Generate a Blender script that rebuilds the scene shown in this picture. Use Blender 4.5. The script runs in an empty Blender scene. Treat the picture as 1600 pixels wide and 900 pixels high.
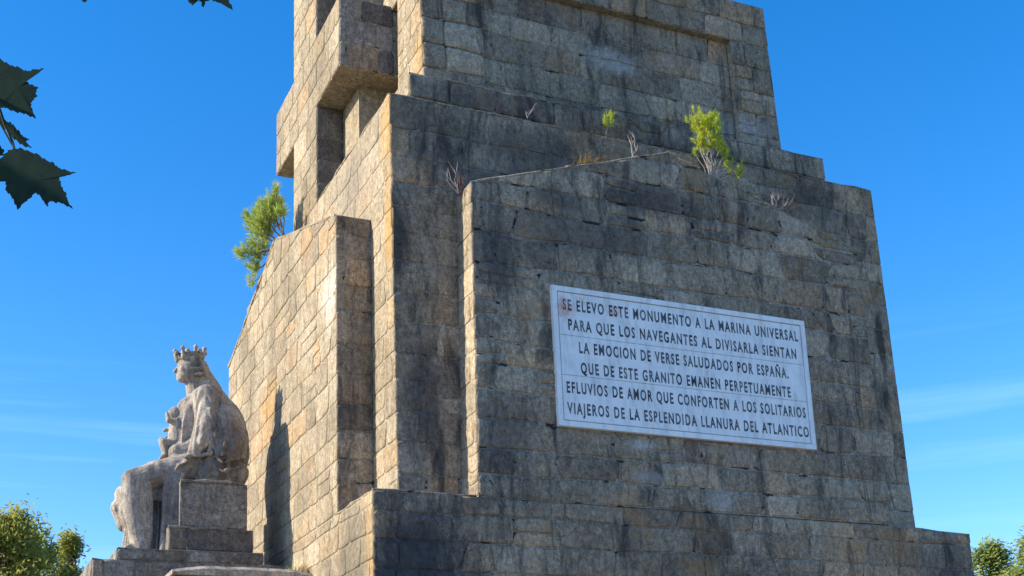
import bpy, bmesh, math, random
from mathutils import Vector, Matrix, noise
PI = math.pi
S = bpy.context.scene

# ------------------------------------------------------------------ camera
cam_d = bpy.data.cameras.new('camera')
cam = bpy.data.objects.new('camera', cam_d)
S.collection.objects.link(cam)
CAM = Vector((-6.34, -19.06, 1.65))
AX = Vector((0.91081, -0.41160, -0.03175))      # camera right
AU = Vector((-0.05133, -0.18922, 0.98059))      # camera up
AB = Vector((-0.40962, -0.89151, -0.19347))     # camera back
FW = -AB
cam.matrix_world = Matrix(((AX.x, AU.x, AB.x, CAM.x), (AX.y, AU.y, AB.y, CAM.y), (AX.z, AU.z, AB.z, CAM.z), (0, 0, 0, 1)))
cam_d.sensor_width = 36.0
cam_d.lens = 36.0 * 2008.0 / 1600.0
cam_d.shift_y = 0.2384
cam_d.clip_start = 0.05
cam_d.clip_end = 3000.0
S.camera = cam
S.render.resolution_x, S.render.resolution_y = 1024, 576

# ------------------------------------------------------------------ sky and sun
SUN_EL, SUN_TH = math.radians(27.0), math.radians(13.0)
sun_dir = Vector((-math.cos(SUN_TH) * math.cos(SUN_EL), math.sin(SUN_TH) * math.cos(SUN_EL), math.sin(SUN_EL)))
W = bpy.data.worlds.new('World')
S.world = W
W.use_nodes = True
wt = W.node_tree
wt.nodes.clear()
def wn(t, **k):
    n = wt.nodes.new(t)
    for a, b in k.items(): setattr(n, a, b)
    return n
sky = wn('ShaderNodeTexSky')
sky.sky_type = 'NISHITA'
sky.sun_disc = False
sky.sun_elevation = SUN_EL
sky.sun_rotation = math.atan2(sun_dir.x, sun_dir.y)
sky.altitude = 100.0
sky.air_density = 1.0
sky.dust_density = 0.3
sky.ozone_density = 3.0
hs = wn('ShaderNodeHueSaturation')
hs.inputs['Saturation'].default_value = 1.38
hs.inputs['Hue'].default_value = 0.5
hs.inputs['Value'].default_value = 1.0
tc = wn('ShaderNodeTexCoord')
mp = wn('ShaderNodeMapping'); mp.inputs['Scale'].default_value = (2.2, 2.2, 48.0)
mp.inputs['Location'].default_value = (1.7, 0.6, 0.2)
nz = wn('ShaderNodeTexNoise'); nz.inputs['Scale'].default_value = 1.1; nz.inputs['Detail'].default_value = 5.0; nz.inputs['Roughness'].default_value = 0.5
cr = wn('ShaderNodeValToRGB')
cr.color_ramp.elements[0].position = 0.50; cr.color_ramp.elements[0].color = (0, 0, 0, 1)
cr.color_ramp.elements[1].position = 0.85; cr.color_ramp.elements[1].color = (0.22, 0.22, 0.22, 1)
mx = wn('ShaderNodeMix', data_type='RGBA')
bg = wn('ShaderNodeBackground'); bg.inputs['Strength'].default_value = 0.15
ow = wn('ShaderNodeOutputWorld')
L = wt.links.new
L(sky.outputs[0], hs.inputs['Color'])
L(tc.outputs['Generated'], mp.inputs['Vector']); L(mp.outputs[0], nz.inputs['Vector']); L(nz.outputs['Fac'], cr.inputs[0])
sx = wn('ShaderNodeSeparateXYZ'); L(tc.outputs['Generated'], sx.inputs[0])
band = wn('ShaderNodeValToRGB')
band.color_ramp.elements[0].position = 0.14; band.color_ramp.elements[0].color = (0, 0, 0, 1)
band.color_ramp.elements[1].position = 0.34; band.color_ramp.elements[1].color = (0, 0, 0, 1)
for p_ in (0.20, 0.27):
    e_ = band.color_ramp.elements.new(p_); e_.color = (1, 1, 1, 1)
L(sx.outputs['Z'], band.inputs[0])
cm = wn('ShaderNodeMath', operation='MULTIPLY'); L(cr.outputs[0], cm.inputs[0]); L(band.outputs[0], cm.inputs[1])
tint = wn('ShaderNodeMix', data_type='RGBA', blend_type='MULTIPLY'); tint.inputs['Factor'].default_value = 1.0
L(hs.outputs[0], tint.inputs['A']); tint.inputs['B'].default_value = (1.12, 1.01, 1.10, 1)
L(cm.outputs[0], mx.inputs['Factor']); L(tint.outputs['Result'], mx.inputs['A']); mx.inputs['B'].default_value = (4.2, 5.8, 8.0, 1)
L(mx.outputs['Result'], bg.inputs['Color']); L(bg.outputs[0], ow.inputs[0])

sun_l = bpy.data.lights.new('sun', 'SUN')
sun_l.energy = 4.4
sun_l.angle = math.radians(0.5)
sun_l.color = (1.0, 0.89, 0.68)
sun = bpy.data.objects.new('sun', sun_l)
S.collection.objects.link(sun)
sun.rotation_euler = (-sun_dir).to_track_quat('-Z', 'Y').to_euler()
sun.location = (-30, 5, 30)

S.view_settings.view_transform = 'Standard'
S.view_settings.look = 'None'
S.view_settings.gamma = 1.0
S.view_settings.exposure = 0.8
S.cycles.use_denoising = True
S.cycles.max_bounces = 6

# ------------------------------------------------------------------ helpers
def nodes(name, rough=0.9, spec=0.2):
    m = bpy.data.materials.new(name); m.use_nodes = True
    t = m.node_tree; b = t.nodes['Principled BSDF']
    b.inputs['Roughness'].default_value = rough
    b.inputs['Specular IOR Level'].default_value = spec
    return m, t, b
def N(t, typ, **k):
    n = t.nodes.new(typ)
    for a, b in k.items(): setattr(n, a, b)
    return n
def noise_n(t, vec, scale, detail=4, rough=0.6, dist=0.0):
    n = N(t, 'ShaderNodeTexNoise')
    n.inputs['Scale'].default_value = scale; n.inputs['Detail'].default_value = detail
    n.inputs['Roughness'].default_value = rough; n.inputs['Distortion'].default_value = dist
    t.links.new(vec, n.inputs['Vector'])
    return n.outputs['Fac']
def ramp(t, fac, stops, interp='LINEAR'):
    r = N(t, 'ShaderNodeValToRGB'); r.color_ramp.interpolation = interp
    e = r.color_ramp.elements
    while len(e) > 1: e.remove(e[-1])
    e[0].position = stops[0][0]; c = stops[0][1]; e[0].color = (*c, 1) if isinstance(c, tuple) else (c, c, c, 1)
    for p, c in stops[1:]:
        x = e.new(p); x.color = (*c, 1) if isinstance(c, tuple) else (c, c, c, 1)
    t.links.new(fac, r.inputs[0])
    return r.outputs[0]
def mixc(t, fac, a, b, mode='MIX'):
    n = N(t, 'ShaderNodeMix', data_type='RGBA', blend_type=mode)
    for s, v in (('Factor', fac), ('A', a), ('B', b)):
        if isinstance(v, (int, float)): n.inputs[s].default_value = v
        elif isinstance(v, tuple): n.inputs[s].default_value = (*v, 1)
        else: t.links.new(v, n.inputs[s])
    return n.outputs['Result']
def math_n(t, op, a, b=None):
    n = N(t, 'ShaderNodeMath', operation=op)
    for i, v in enumerate((a, b)):
        if v is None: continue
        if isinstance(v, (int, float)): n.inputs[i].default_value = v
        else: t.links.new(v, n.inputs[i])
    return n.outputs[0]
def world_pos(t, scale=(1, 1, 1)):
    g = N(t, 'ShaderNodeNewGeometry')
    m = N(t, 'ShaderNodeMapping'); m.inputs['Scale'].default_value = scale
    t.links.new(g.outputs['Position'], m.inputs['Vector'])
    return m.outputs[0]
def bump(t, b, h, strength, dist):
    n = N(t, 'ShaderNodeBump'); n.inputs['Strength'].default_value = strength; n.inputs['Distance'].default_value = dist
    t.links.new(h, n.inputs['Height']); t.links.new(n.outputs[0], b.inputs['Normal'])

# granite of the monument: per-stone tone from a face attribute, plus lichen, algae and dark patches
def granite(name, pale, mid, dark, algae, orange=0.5, stone=True, streak=1.0, smear=None, stains_shade=(), gaps=0.0, fine=1.0):
    m, t, b = nodes(name, 0.95, 0.12)
    p = world_pos(t)
    n1 = noise_n(t, p, 1.3, 6, 0.62)
    n2 = noise_n(t, p, 9.0, 6, 0.7, 0.4)
    n3 = noise_n(t, p, 42.0, 3, 0.6)
    nf = noise_n(t, world_pos(t, (1, 1, 0.6)), 17.0, 8, 0.82, 0.3)
    if stone:
        a = N(t, 'ShaderNodeAttribute'); a.attribute_name = 'tone'; tone = a.outputs['Fac']
        base = ramp(t, tone, [(0.0, dark), (0.35, mid), (0.62, pale), (0.8, tuple(c * 0.86 for c in mid)), (0.9, (pale[0] * 1.02, pale[1] * 0.84, pale[2] * 0.68)), (1.0, tuple(c * 1.12 for c in pale))])
    else:
        base = mixc(t, ramp(t, n1, [(0.35, 0.0), (0.65, 1.0)]), mid, pale)
    col = mixc(t, 1.0, base, ramp(t, n2, [(0.25, 0.45), (0.5, 0.92), (0.75, 1.3)]), 'MULTIPLY')
    col = mixc(t, 1.0, col, ramp(t, n3, [(0.3, 0.6), (0.7, 1.35)]), 'MULTIPLY')
    col = mixc(t, fine, col, ramp(t, nf, [(0.30, 0.38), (0.45, 0.82), (0.55, 1.08), (0.72, 1.75)]), 'MULTIPLY')
    if smear:                                  # lime mortar smeared over the arrises
        n9 = noise_n(t, p, 2.4, 7, 0.7, 0.8)
        col = mixc(t, ramp(t, n9, [(0.46, 0.0), (0.66, 0.75)]), col, mixc(t, 1.0, smear, ramp(t, nf, [(0.3, 0.45), (0.5, 1.0), (0.7, 1.5)]), 'MULTIPLY'))
    # big weather patches
    n4 = noise_n(t, world_pos(t, (1, 1, 0.7)), 0.42, 5, 0.62, 0.4)
    col = mixc(t, 1.0, col, ramp(t, n4, [(0.32, 0.7), (0.5, 1.0), (0.68, 1.2)]), 'MULTIPLY')
    # black algae running down
    n5 = noise_n(t, world_pos(t, (1.0, 1.0, 0.22)), 2.6, 6, 0.68, 0.6)
    col = mixc(t, math_n(t, 'MULTIPLY', ramp(t, n5, [(0.50, 0.0), (0.65, 1.0)]), streak), col, algae)
    # pale crustose lichen
    n6 = noise_n(t, p, 5.5, 7, 0.72, 1.2)
    col = mixc(t, math_n(t, 'MULTIPLY', ramp(t, n6, [(0.62, 0.0), (0.68, 1.0)]), 0.45), col, tuple(min(1, c * 1.25) for c in pale))
    # orange lichen and iron stain
    n7 = noise_n(t, p, 0.9, 5, 0.6, 0.5)
    col = mixc(t, math_n(t, 'MULTIPLY', ramp(t, n7, [(0.56, 0.0), (0.68, 1.0)]), orange), col, (0.42, 0.22, 0.07))
    for cen, rad, scol, amt in stains_shade:         # single marks, each placed: wall staining, and painted shade on the statue
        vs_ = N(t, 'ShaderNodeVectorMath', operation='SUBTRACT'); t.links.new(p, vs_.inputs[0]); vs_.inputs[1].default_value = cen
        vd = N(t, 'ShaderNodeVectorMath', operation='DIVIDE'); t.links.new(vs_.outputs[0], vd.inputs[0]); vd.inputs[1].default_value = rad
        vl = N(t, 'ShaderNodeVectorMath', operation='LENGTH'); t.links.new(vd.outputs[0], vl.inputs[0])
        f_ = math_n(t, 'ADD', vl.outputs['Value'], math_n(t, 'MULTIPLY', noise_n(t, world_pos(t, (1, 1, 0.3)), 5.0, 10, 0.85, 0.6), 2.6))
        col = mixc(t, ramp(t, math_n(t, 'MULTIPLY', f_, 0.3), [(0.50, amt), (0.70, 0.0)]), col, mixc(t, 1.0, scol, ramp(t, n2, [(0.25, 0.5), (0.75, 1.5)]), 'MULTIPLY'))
    if gaps:                                   # open joints, black inside
        ng = noise_n(t, world_pos(t, (1, 1, 3.2)), 2.3, 3, 0.5)
        col = mixc(t, math_n(t, 'MULTIPLY', ramp(t, ng, [(0.60, 0.0), (0.63, 1.0)]), gaps), col, (0.012, 0.013, 0.016))
    n8 = noise_n(t, p, 7.0, 5, 0.7, 0.5)
    pit = ramp(t, n8, [(0.27, 0.25), (0.36, 1.0)])
    col = mixc(t, 1.0, col, pit, 'MULTIPLY')
    t.links.new(col, b.inputs['Base Color'])
    h = math_n(t, 'ADD', math_n(t, 'MULTIPLY', n2, 0.9), math_n(t, 'MULTIPLY', n3, 0.35))
    h = math_n(t, 'ADD', h, math_n(t, 'MULTIPLY', noise_n(t, p, 110.0, 2, 0.5), 0.12))
    h = math_n(t, 'ADD', h, math_n(t, 'MULTIPLY', pit, 0.4))
    bump(t, b, h, 0.6, 0.035)
    return m
M = {}
BLK = (0.05, 0.05, 0.055); PAL = (0.66, 0.63, 0.56); ORG = (0.46, 0.26, 0.07); OLV = (0.15, 0.135, 0.10)
WST = [((0, 2.35, 10.5), (0.6, 0.55, 0.75), PAL, 0.5), ((0.67, 0.9, 13.2), (0.5, 0.5, 1.0), ORG, 0.55), ((0.67, 0.95, 11.3), (0.4, 0.3, 1.2), ORG, 0.6), ((1.8, 2.2, 15.6), (0.4, 0.5, 0.9), ORG, 0.4),
       ((0, 0.15, 5.6), (0.5, 0.35, 1.3), ORG, 0.3), ((0, 1.1, 5.2), (0.5, 0.95, 1.3), OLV, 0.75), ((0, 6.8, 9.8), (0.5, 0.8, 0.7), ORG, 0.35), ((0.67, 3.2, 13.0), (0.5, 1.9, 0.9), (0.27, 0.23, 0.18), 0.6)]
NST = [((0.75, 0, 5.1), (1.35, 1, 1.6), BLK, 0.9), ((1.2, 0.7, 8.2), (0.55, 1, 1.5), BLK, 0.75), ((2.35, 0.1, 10.6), (0.5, 1, 0.9), BLK, 0.75), ((2.3, 0.1, 7.4), (0.8, 1, 0.9), BLK, 0.55),
       ((3.2, 0.8, 13.3), (2.2, 0.5, 0.5), BLK, 0.55), ((2.4, 1.6, 14.4), (1.6, .4, .5), BLK, 0.5), ((5.6, 0.15, 12.3), (1.6, 1, 0.4), BLK, 0.6), ((3.6, 0.15, 12.0), (0.8, 1, 0.3), BLK, 0.6),
       ((11.6, 0, 5.6), (0.9, 1, 0.7), BLK, 0.55), ((9.6, 0.8, 13.2), (1.6, .6, 0.5), BLK, 0.5), ((7.5, 1.6, 14.3), (2.4, .5, .4), BLK, 0.55),
       ((5.1, 0.05, 6.9), (0.45, 1, 0.2), (0.42, 0.40, 0.36), 0.5), ((6.6, 0.05, 6.6), (0.4, 1, 0.3), (0.40, 0.39, 0.36), 0.5), ((6.1, 2.3, 16.5), (0.9, 1, 0.35), (0.46, 0.46, 0.42), 0.6), ((9.2, 2.1, 15.5), (.9, 1, .35), (0.42, 0.42, 0.40), 0.5),
       ((5.0, 0.05, 7.5), (0.4, 1, 0.10), (0.50, 0.50, 0.49), 0.5), ((0.75, 0.75, 13.3), (0.22, 1, 0.8), (0.20, 0.15, 0.09), 0.4), ((4.0, 0.1, 11.4), (2.2, 1, 0.6), (0.09, 0.088, 0.088), 0.5), ((3.4, 0.8, 12.6), (2.6, .6, .5), (0.08, 0.08, 0.085), 0.45)]
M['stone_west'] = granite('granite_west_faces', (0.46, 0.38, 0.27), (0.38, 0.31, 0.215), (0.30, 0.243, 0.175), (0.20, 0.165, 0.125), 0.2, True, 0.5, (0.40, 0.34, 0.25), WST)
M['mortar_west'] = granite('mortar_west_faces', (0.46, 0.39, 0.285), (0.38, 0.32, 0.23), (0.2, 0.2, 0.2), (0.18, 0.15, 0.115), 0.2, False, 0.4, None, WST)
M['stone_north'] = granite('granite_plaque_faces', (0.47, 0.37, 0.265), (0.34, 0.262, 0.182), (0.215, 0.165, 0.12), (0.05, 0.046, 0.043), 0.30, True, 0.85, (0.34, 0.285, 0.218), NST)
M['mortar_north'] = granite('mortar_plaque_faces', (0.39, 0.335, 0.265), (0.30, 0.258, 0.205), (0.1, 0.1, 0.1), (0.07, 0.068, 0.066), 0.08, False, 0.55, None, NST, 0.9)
M['statue'] = granite('statue_stone', (0.53, 0.465, 0.395), (0.36, 0.31, 0.262), (0.2, 0.2, 0.2), (0.13, 0.115, 0.11), 0.1, False, 0.9, fine=0.3, stains_shade=[((-1.05, 5.5, 8.4), (0.35, 0.6, 0.75), (0.14, 0.115, 0.11), 0.8), ((-1.5, 5.5, 8.0), (0.5, 0.5, 0.3), (0.15, 0.12, 0.11), 0.7), ((-2.35, 5.7, 7.2), (0.3, 0.5, 0.8), (0.15, 0.125, 0.115), 0.75), ((-1.55, 5.8, 9.45), (0.22, 0.35, 0.22), (0.16, 0.14, 0.13), 0.75), ((-1.75, 6.2, 10.05), (0.2, 0.3, 0.25), (0.17, 0.145, 0.13), 0.5)])  # dark patches in mantle, lap and skirt: shade painted into the stone colour
M['plinth'] = granite('statue_plinth_stone', (0.34, 0.31, 0.27), (0.25, 0.225, 0.195), (0.15, 0.13, 0.12), (0.075, 0.07, 0.065), 0.15, True, 0.6)
M['plinth_core'] = granite('statue_plinth_mortar', (0.32, 0.29, 0.26), (0.24, 0.22, 0.19), (0.2, 0.2, 0.2), (0.075, 0.07, 0.065), 0.1, False, 0.5)

def simple(name, c1, c2, scale, rough=0.8, trans=0.0, bmp=0.0):
    m, t, b = nodes(name, rough, 0.25)
    p = world_pos(t)
    col = mixc(t, ramp(t, noise_n(t, p, scale, 4, 0.6), [(0.35, 0.0), (0.65, 1.0)]), c1, c2)
    t.links.new(col, b.inputs['Base Color'])
    if bmp: bump(t, b, noise_n(t, p, scale * 4, 4, 0.6), bmp, 0.02)
    if trans:
        tr = N(t, 'ShaderNodeBsdfTranslucent'); t.links.new(col, tr.inputs['Color'])
        ms = N(t, 'ShaderNodeMixShader'); ms.inputs[0].default_value = trans
        out = t.nodes['Material Output']
        t.links.new(b.outputs[0], ms.inputs[1]); t.links.new(tr.outputs[0], ms.inputs[2]); t.links.new(ms.outputs[0], out.inputs[0])
    return m
M['needles'] = simple('pine_needles', (0.34, 0.46, 0.10), (0.58, 0.64, 0.18), 9.0, 0.6, 0.45)
M['needles_bright'] = simple('young_pine_needles', (0.42, 0.52, 0.05), (0.70, 0.72, 0.10), 9.0, 0.6, 0.6)
M['needles_dark'] = simple('older_pine_needles', (0.07, 0.14, 0.045), (0.16, 0.24, 0.07), 9.0, 0.6, 0.4)
M['leaf_far'] = simple('distant_leaves', (0.20, 0.25, 0.05), (0.50, 0.47, 0.11), 1.4, 0.6, 0.5)
M['leaf_far2'] = simple('distant_pine_foliage', (0.24, 0.32, 0.09), (0.46, 0.50, 0.16), 1.4, 0.6, 0.5)
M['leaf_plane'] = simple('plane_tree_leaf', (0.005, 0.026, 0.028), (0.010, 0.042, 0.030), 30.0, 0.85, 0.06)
M['bark'] = simple('bark', (0.10, 0.075, 0.055), (0.20, 0.16, 0.12), 6.0, 0.9, 0, 0.6)
M['stem_dark'] = simple('dark_green_stems', (0.02, 0.035, 0.02), (0.04, 0.05, 0.03), 20.0, 0.8)
M['twig_pale'] = simple('bleached_twig', (0.33, 0.28, 0.25), (0.48, 0.42, 0.38), 12.0, 0.9)
M['twig_red'] = simple('reddish_stems', (0.11, 0.06, 0.06), (0.20, 0.12, 0.11), 12.0, 0.9)
M['dry_grass'] = simple('dry_grass', (0.30, 0.20, 0.08), (0.42, 0.31, 0.12), 12.0, 0.9, 0.3)
M['ground'] = simple('ground_grass', (0.045, 0.06, 0.02), (0.12, 0.10, 0.05), 0.6, 0.95, 0, 0.5)
M['paving'] = simple('worn_paving', (0.22, 0.19, 0.15), (0.32, 0.28, 0.23), 1.5, 0.95, 0, 0.4)

def link(me, name, mat, parent=None, loc=None, smooth=False):
    o = bpy.data.objects.new(name, me)
    if mat is not None: me.materials.append(mat)
    S.collection.objects.link(o)
    if loc is not None: o.location = loc
    if parent is not None:
        o.parent = parent
        # parents are never rotated or scaled
        w = Vector((0, 0, 0)); q = parent
        while q is not None: w += q.location; q = q.parent
        o.location = (Vector(loc) if loc is not None else Vector((0, 0, 0))) - w
    if smooth:
        me.polygons.foreach_set('use_smooth', [True] * len(me.polygons))
    return o
def mesh(name, verts, faces):
    me = bpy.data.meshes.new(name); me.from_pydata([tuple(v) for v in verts], [], faces); me.update(); return me
def empty(name, loc, label, cat, group=None):
    o = bpy.data.objects.new(name, None); S.collection.objects.link(o); o.location = loc
    o['label'] = label; o['category'] = cat
    if group: o['group'] = group
    o.empty_display_size = 0.3
    return o
class MB:
    def __init__(s): s.v = []; s.f = []
    def add(s, vs, fs):
        k = len(s.v); s.v += [Vector(v) for v in vs]; s.f += [tuple(i + k for i in f) for f in fs]
    def frustum(s, bot, top, z0, z1):
        (x0, y0, x1, y1), (a0, b0, a1, b1) = bot, top
        s.add([(x0, y0, z0), (x1, y0, z0), (x1, y1, z0), (x0, y1, z0), (a0, b0, z1), (a1, b0, z1), (a1, b1, z1), (a0, b1, z1)],
              [(0, 3, 2, 1), (4, 5, 6, 7), (0, 1, 5, 4), (1, 2, 6, 5), (2, 3, 7, 6), (3, 0, 4, 7)])
    def box(s, x0, y0, z0, x1, y1, z1): s.frustum((x0, y0, x1, y1), (x0, y0, x1, y1), z0, z1)
    def tube(s, pts, radii, n=8, cap=True):
        pts = [Vector(p) for p in pts]
        if isinstance(radii, (int, float)): radii = [radii] * len(pts)
        k = len(s.v); prev = None
        for i, p in enumerate(pts):
            d = (pts[min(i + 1, len(pts) - 1)] - pts[max(i - 1, 0)]).normalized()
            if prev is None: a = d.orthogonal().normalized()
            else: a = (prev - d * prev.dot(d)).normalized()
            prev = a; b = d.cross(a)
            for j in range(n):
                th = 2 * PI * j / n
                s.v.append(p + (a * math.cos(th) + b * math.sin(th)) * radii[i])
        for i in range(len(pts) - 1):
            for j in range(n):
                s.f.append((k + i * n + j, k + i * n + (j + 1) % n, k + (i + 1) * n + (j + 1) % n, k + (i + 1) * n + j))
        if cap:
            s.f.append(tuple(k + j for j in reversed(range(n)))); s.f.append(tuple(k + (len(pts) - 1) * n + j for j in range(n)))
    def ell(s, c, r, nu=14, nv=9, rot=None):
        k = len(s.v); c = Vector(c)
        for i in range(nv + 1):
            ph = PI * i / nv
            for j in range(nu):
                th = 2 * PI * j / nu
                q = Vector((r[0] * math.sin(ph) * math.cos(th), r[1] * math.sin(ph) * math.sin(th), r[2] * math.cos(ph)))
                if rot is not None: q = rot @ q
                s.v.append(c + q)
        for i in range(nv):
            for j in range(nu):
                s.f.append((k + i * nu + j, k + (i + 1) * nu + j, k + (i + 1) * nu + (j + 1) % nu, k + i * nu + (j + 1) % nu))
    def cap(s, a, b, ra, rb, n=12, steps=6):          # tapered limb with round ends
        a, b = Vector(a), Vector(b); d = (b - a)
        if d.length < 1e-6: return s.ell(a, (ra,) * 3)
        u = d.normalized(); P = []; Rr = []
        for i in range(4):
            th = PI / 2 * i / 4; P.append(a - u * ra * math.cos(th)); Rr.append(max(1e-3, ra * math.sin(th)))
        for i in range(steps + 1):
            f = i / steps; P.append(a + d * f); Rr.append(ra + (rb - ra) * f)
        for i in range(1, 5):
            th = PI / 2 * i / 4; P.append(b + u * rb * math.sin(th)); Rr.append(max(1e-3, rb * math.cos(th)))
        s.tube(P, Rr, n)
    def build(s, name, mat, parent=None, loc=None, smooth=False):
        o = Vector(loc) if loc is not None else Vector((0, 0, 0))
        return link(mesh(name, [v - o for v in s.v], s.f), name, mat, parent, loc, smooth)

def proj(P):
    d = Vector(P) - CAM; w = d.dot(FW)
    return Vector((800 + 2008 * d.dot(AX) / w, 831.5 - 2008 * d.dot(AU) / w))

# ------------------------------------------------------------------ stones
STONES = []      # (pixel area, verts, faces, tone, material, parent)
def clip_poly(pts, poly):
    out = pts; n = len(poly)
    for i in range(n):
        a, b = poly[i], poly[(i + 1) % n]
        ex, ey = b[0] - a[0], b[1] - a[1]
        src, out = out, []
        if not src: return []
        side = lambda p: ex * (p[1] - a[1]) - ey * (p[0] - a[0])
        for j in range(len(src)):
            p, q = src[j], src[(j + 1) % len(src)]
            sp, sq = side(p), side(q)
            if sp >= 0: out.append(p)
            if (sp >= 0) != (sq >= 0):
                f = sp / (sp - sq); out.append((p[0] + (q[0] - p[0]) * f, p[1] + (q[1] - p[1]) * f))
    return out
def area(p):
    return 0.5 * sum(p[i][0] * p[(i + 1) % len(p)][1] - p[(i + 1) % len(p)][0] * p[i][1] for i in range(len(p)))
def stone_mesh(P, tone, mat, parent, frame, proud, rng, rough=0.012, joint=0.012):
    if len(P) < 3 or area(P) < 0.012: return
    # drop tiny edges
    Q = []
    for p in P:
        if not Q or math.hypot(p[0] - Q[-1][0], p[1] - Q[-1][1]) > 0.025: Q.append(p)
    if len(Q) > 3 and math.hypot(Q[0][0] - Q[-1][0], Q[0][1] - Q[-1][1]) < 0.025: Q.pop()
    if len(Q) < 3: return
    P = Q; n = len(P)
    cx = sum(p[0] for p in P) / n; cy = sum(p[1] for p in P) / n
    ext = max(0.15, math.sqrt(abs(area(P))))
    def shr(p, d):
        r = math.hypot(p[0] - cx, p[1] - cy) or 1
        # shrink more evenly: move towards the centre by d along each axis
        return (p[0] - math.copysign(min(d, abs(p[0] - cx) * 0.8), p[0] - cx), p[1] - math.copysign(min(d, abs(p[1] - cy) * 0.8), p[1] - cy))
    O, U, V, NN = frame
    w = lambda p, h: O + U * p[0] + V * p[1] + NN * h
    r0 = [shr(p, joint) for p in P]
    r2 = [shr(p, joint + 0.016 + rng.random() * 0.02) for p in P]
    r3 = [(cx + (p[0] - cx) * 0.6, cy + (p[1] - cy) * 0.6) for p in r2]
    vs = [w(p, -0.03) for p in r0] + [w(p, proud * 0.55 + rng.uniform(-1, 1) * rough * 0.4) for p in r0]
    vs += [w(p, proud * 0.95 + rng.uniform(-1, 1) * rough * 0.5) for p in r2]
    vs += [w(p, proud * 1.0 + rng.uniform(-1, 1) * rough * 0.6) for p in r3]
    vs.append(w((cx, cy), proud * 1.0 + rng.uniform(-1, 1) * rough))
    fs = []
    for k in range(3):
        for i in range(n):
            j = (i + 1) % n
            fs.append((k * n + i, k * n + j, (k + 1) * n + j, (k + 1) * n + i))
    for i in range(n): fs.append((3 * n + i, 3 * n + (i + 1) % n, 4 * n))
    if U.cross(V).dot(NN) < 0: fs = [tuple(reversed(f)) for f in fs]
    pp = [proj(w(p, 0)) for p in P]
    inside = any(-40 < q.x < 1640 and -40 < q.y < 940 for q in pp)
    ar = abs(area([(q.x, q.y) for q in pp])) if inside else 0
    STONES.append((ar, vs, fs, tone, mat, parent))
def masonry(parent, O, U, V, NN, poly, mat, seed, hr=(0.42, 0.58), lr=(0.55, 1.25), proud=0.035, wob=0.03, slant=0.05, rough=0.012, split=0.1, joint=0.012, tone=(0, 1)):
    rng = random.Random(seed)
    frame = (Vector(O), Vector(U), Vector(V), Vector(NN))
    if area(poly) < 0: poly = poly[::-1]
    u0 = min(p[0] for p in poly); u1 = max(p[0] for p in poly); v0 = min(p[1] for p in poly); v1 = max(p[1] for p in poly)
    # course lines
    rows = [v0]
    while rows[-1] < v1 - 0.25:
        rows.append(rows[-1] + rng.uniform(*hr))
    if v1 - rows[-1] > 0.02: rows[-1] = v1 if v1 - rows[-1] < 0.2 else rows[-1]
    if rows[-1] < v1: rows.append(v1)
    def wave(k, u):
        if k == 0 or k == len(rows) - 1: return rows[k]
        return rows[k] + wob * (noise.noise(Vector((u * 0.8, k * 3.7, seed * 1.3))) * 1.6)
    for k in range(len(rows) - 1):
        cuts = [(u0, u0)]
        u = u0 + rng.uniform(0.25, 1.0) * lr[0] + (0.3 if k % 2 else 0)
        while u < u1 - 0.3:
            s = rng.uniform(-1, 1) * slant * (2.0 if rng.random() < 0.08 else 1)
            cuts.append((u + s, u - s)); u += rng.uniform(*lr) * (0.6 if rng.random() < 0.15 else 1)
        cuts.append((u1, u1))
        for i in range(len(cuts) - 1):
            (a0, a1), (b0, b1) = cuts[i], cuts[i + 1]
            am, bm = (a0 + a1) / 2, (b0 + b1) / 2
            mid = (a0 + b0) / 2
            B = lambda u: wave(k, u)
            T = lambda u: wave(k + 1, u)
            j = lambda s=0.014: rng.uniform(-1, 1) * s
            def quad(lo, hi):
                cr_ = 0.03 + rng.random() * 0.03
                ya0, yb0, yb1, ya1 = lo(a0), lo(b0), hi(b1), hi(a1)
                pts = [(a0 + cr_, ya0 + j(.01)), ((a0 + b0) / 2 + j(.05), lo(mid) + j()), (b0 - cr_, yb0 + j(.01)), (b0, yb0 + cr_),
                       ((b0 + b1) / 2 + j(), (yb0 + yb1) / 2), (b1, yb1 - cr_), (b1 - cr_, yb1 + j(.01)), ((a1 + b1) / 2 + j(.05), hi(mid) + j()), (a1 + cr_, ya1 + j(.01)),
                       (a1, ya1 - cr_), ((a0 + a1) / 2 + j(), (ya0 + ya1) / 2), (a0, ya0 + cr_)]
                pts = clip_poly(pts, poly)
                stone_mesh(pts, tone[0] + (tone[1] - tone[0]) * rng.random(), mat, parent, frame, proud * rng.uniform(0.55, 1.25), rng, rough, joint)
            if rng.random() < split and rows[k + 1] - rows[k] > 0.4 and bm - am > 0.4:
                f = rng.uniform(0.38, 0.62); mf = lambda u: B(u) * (1 - f) + T(u) * f
                quad(B, mf); quad(mf, T)
            else: quad(B, T)

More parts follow.
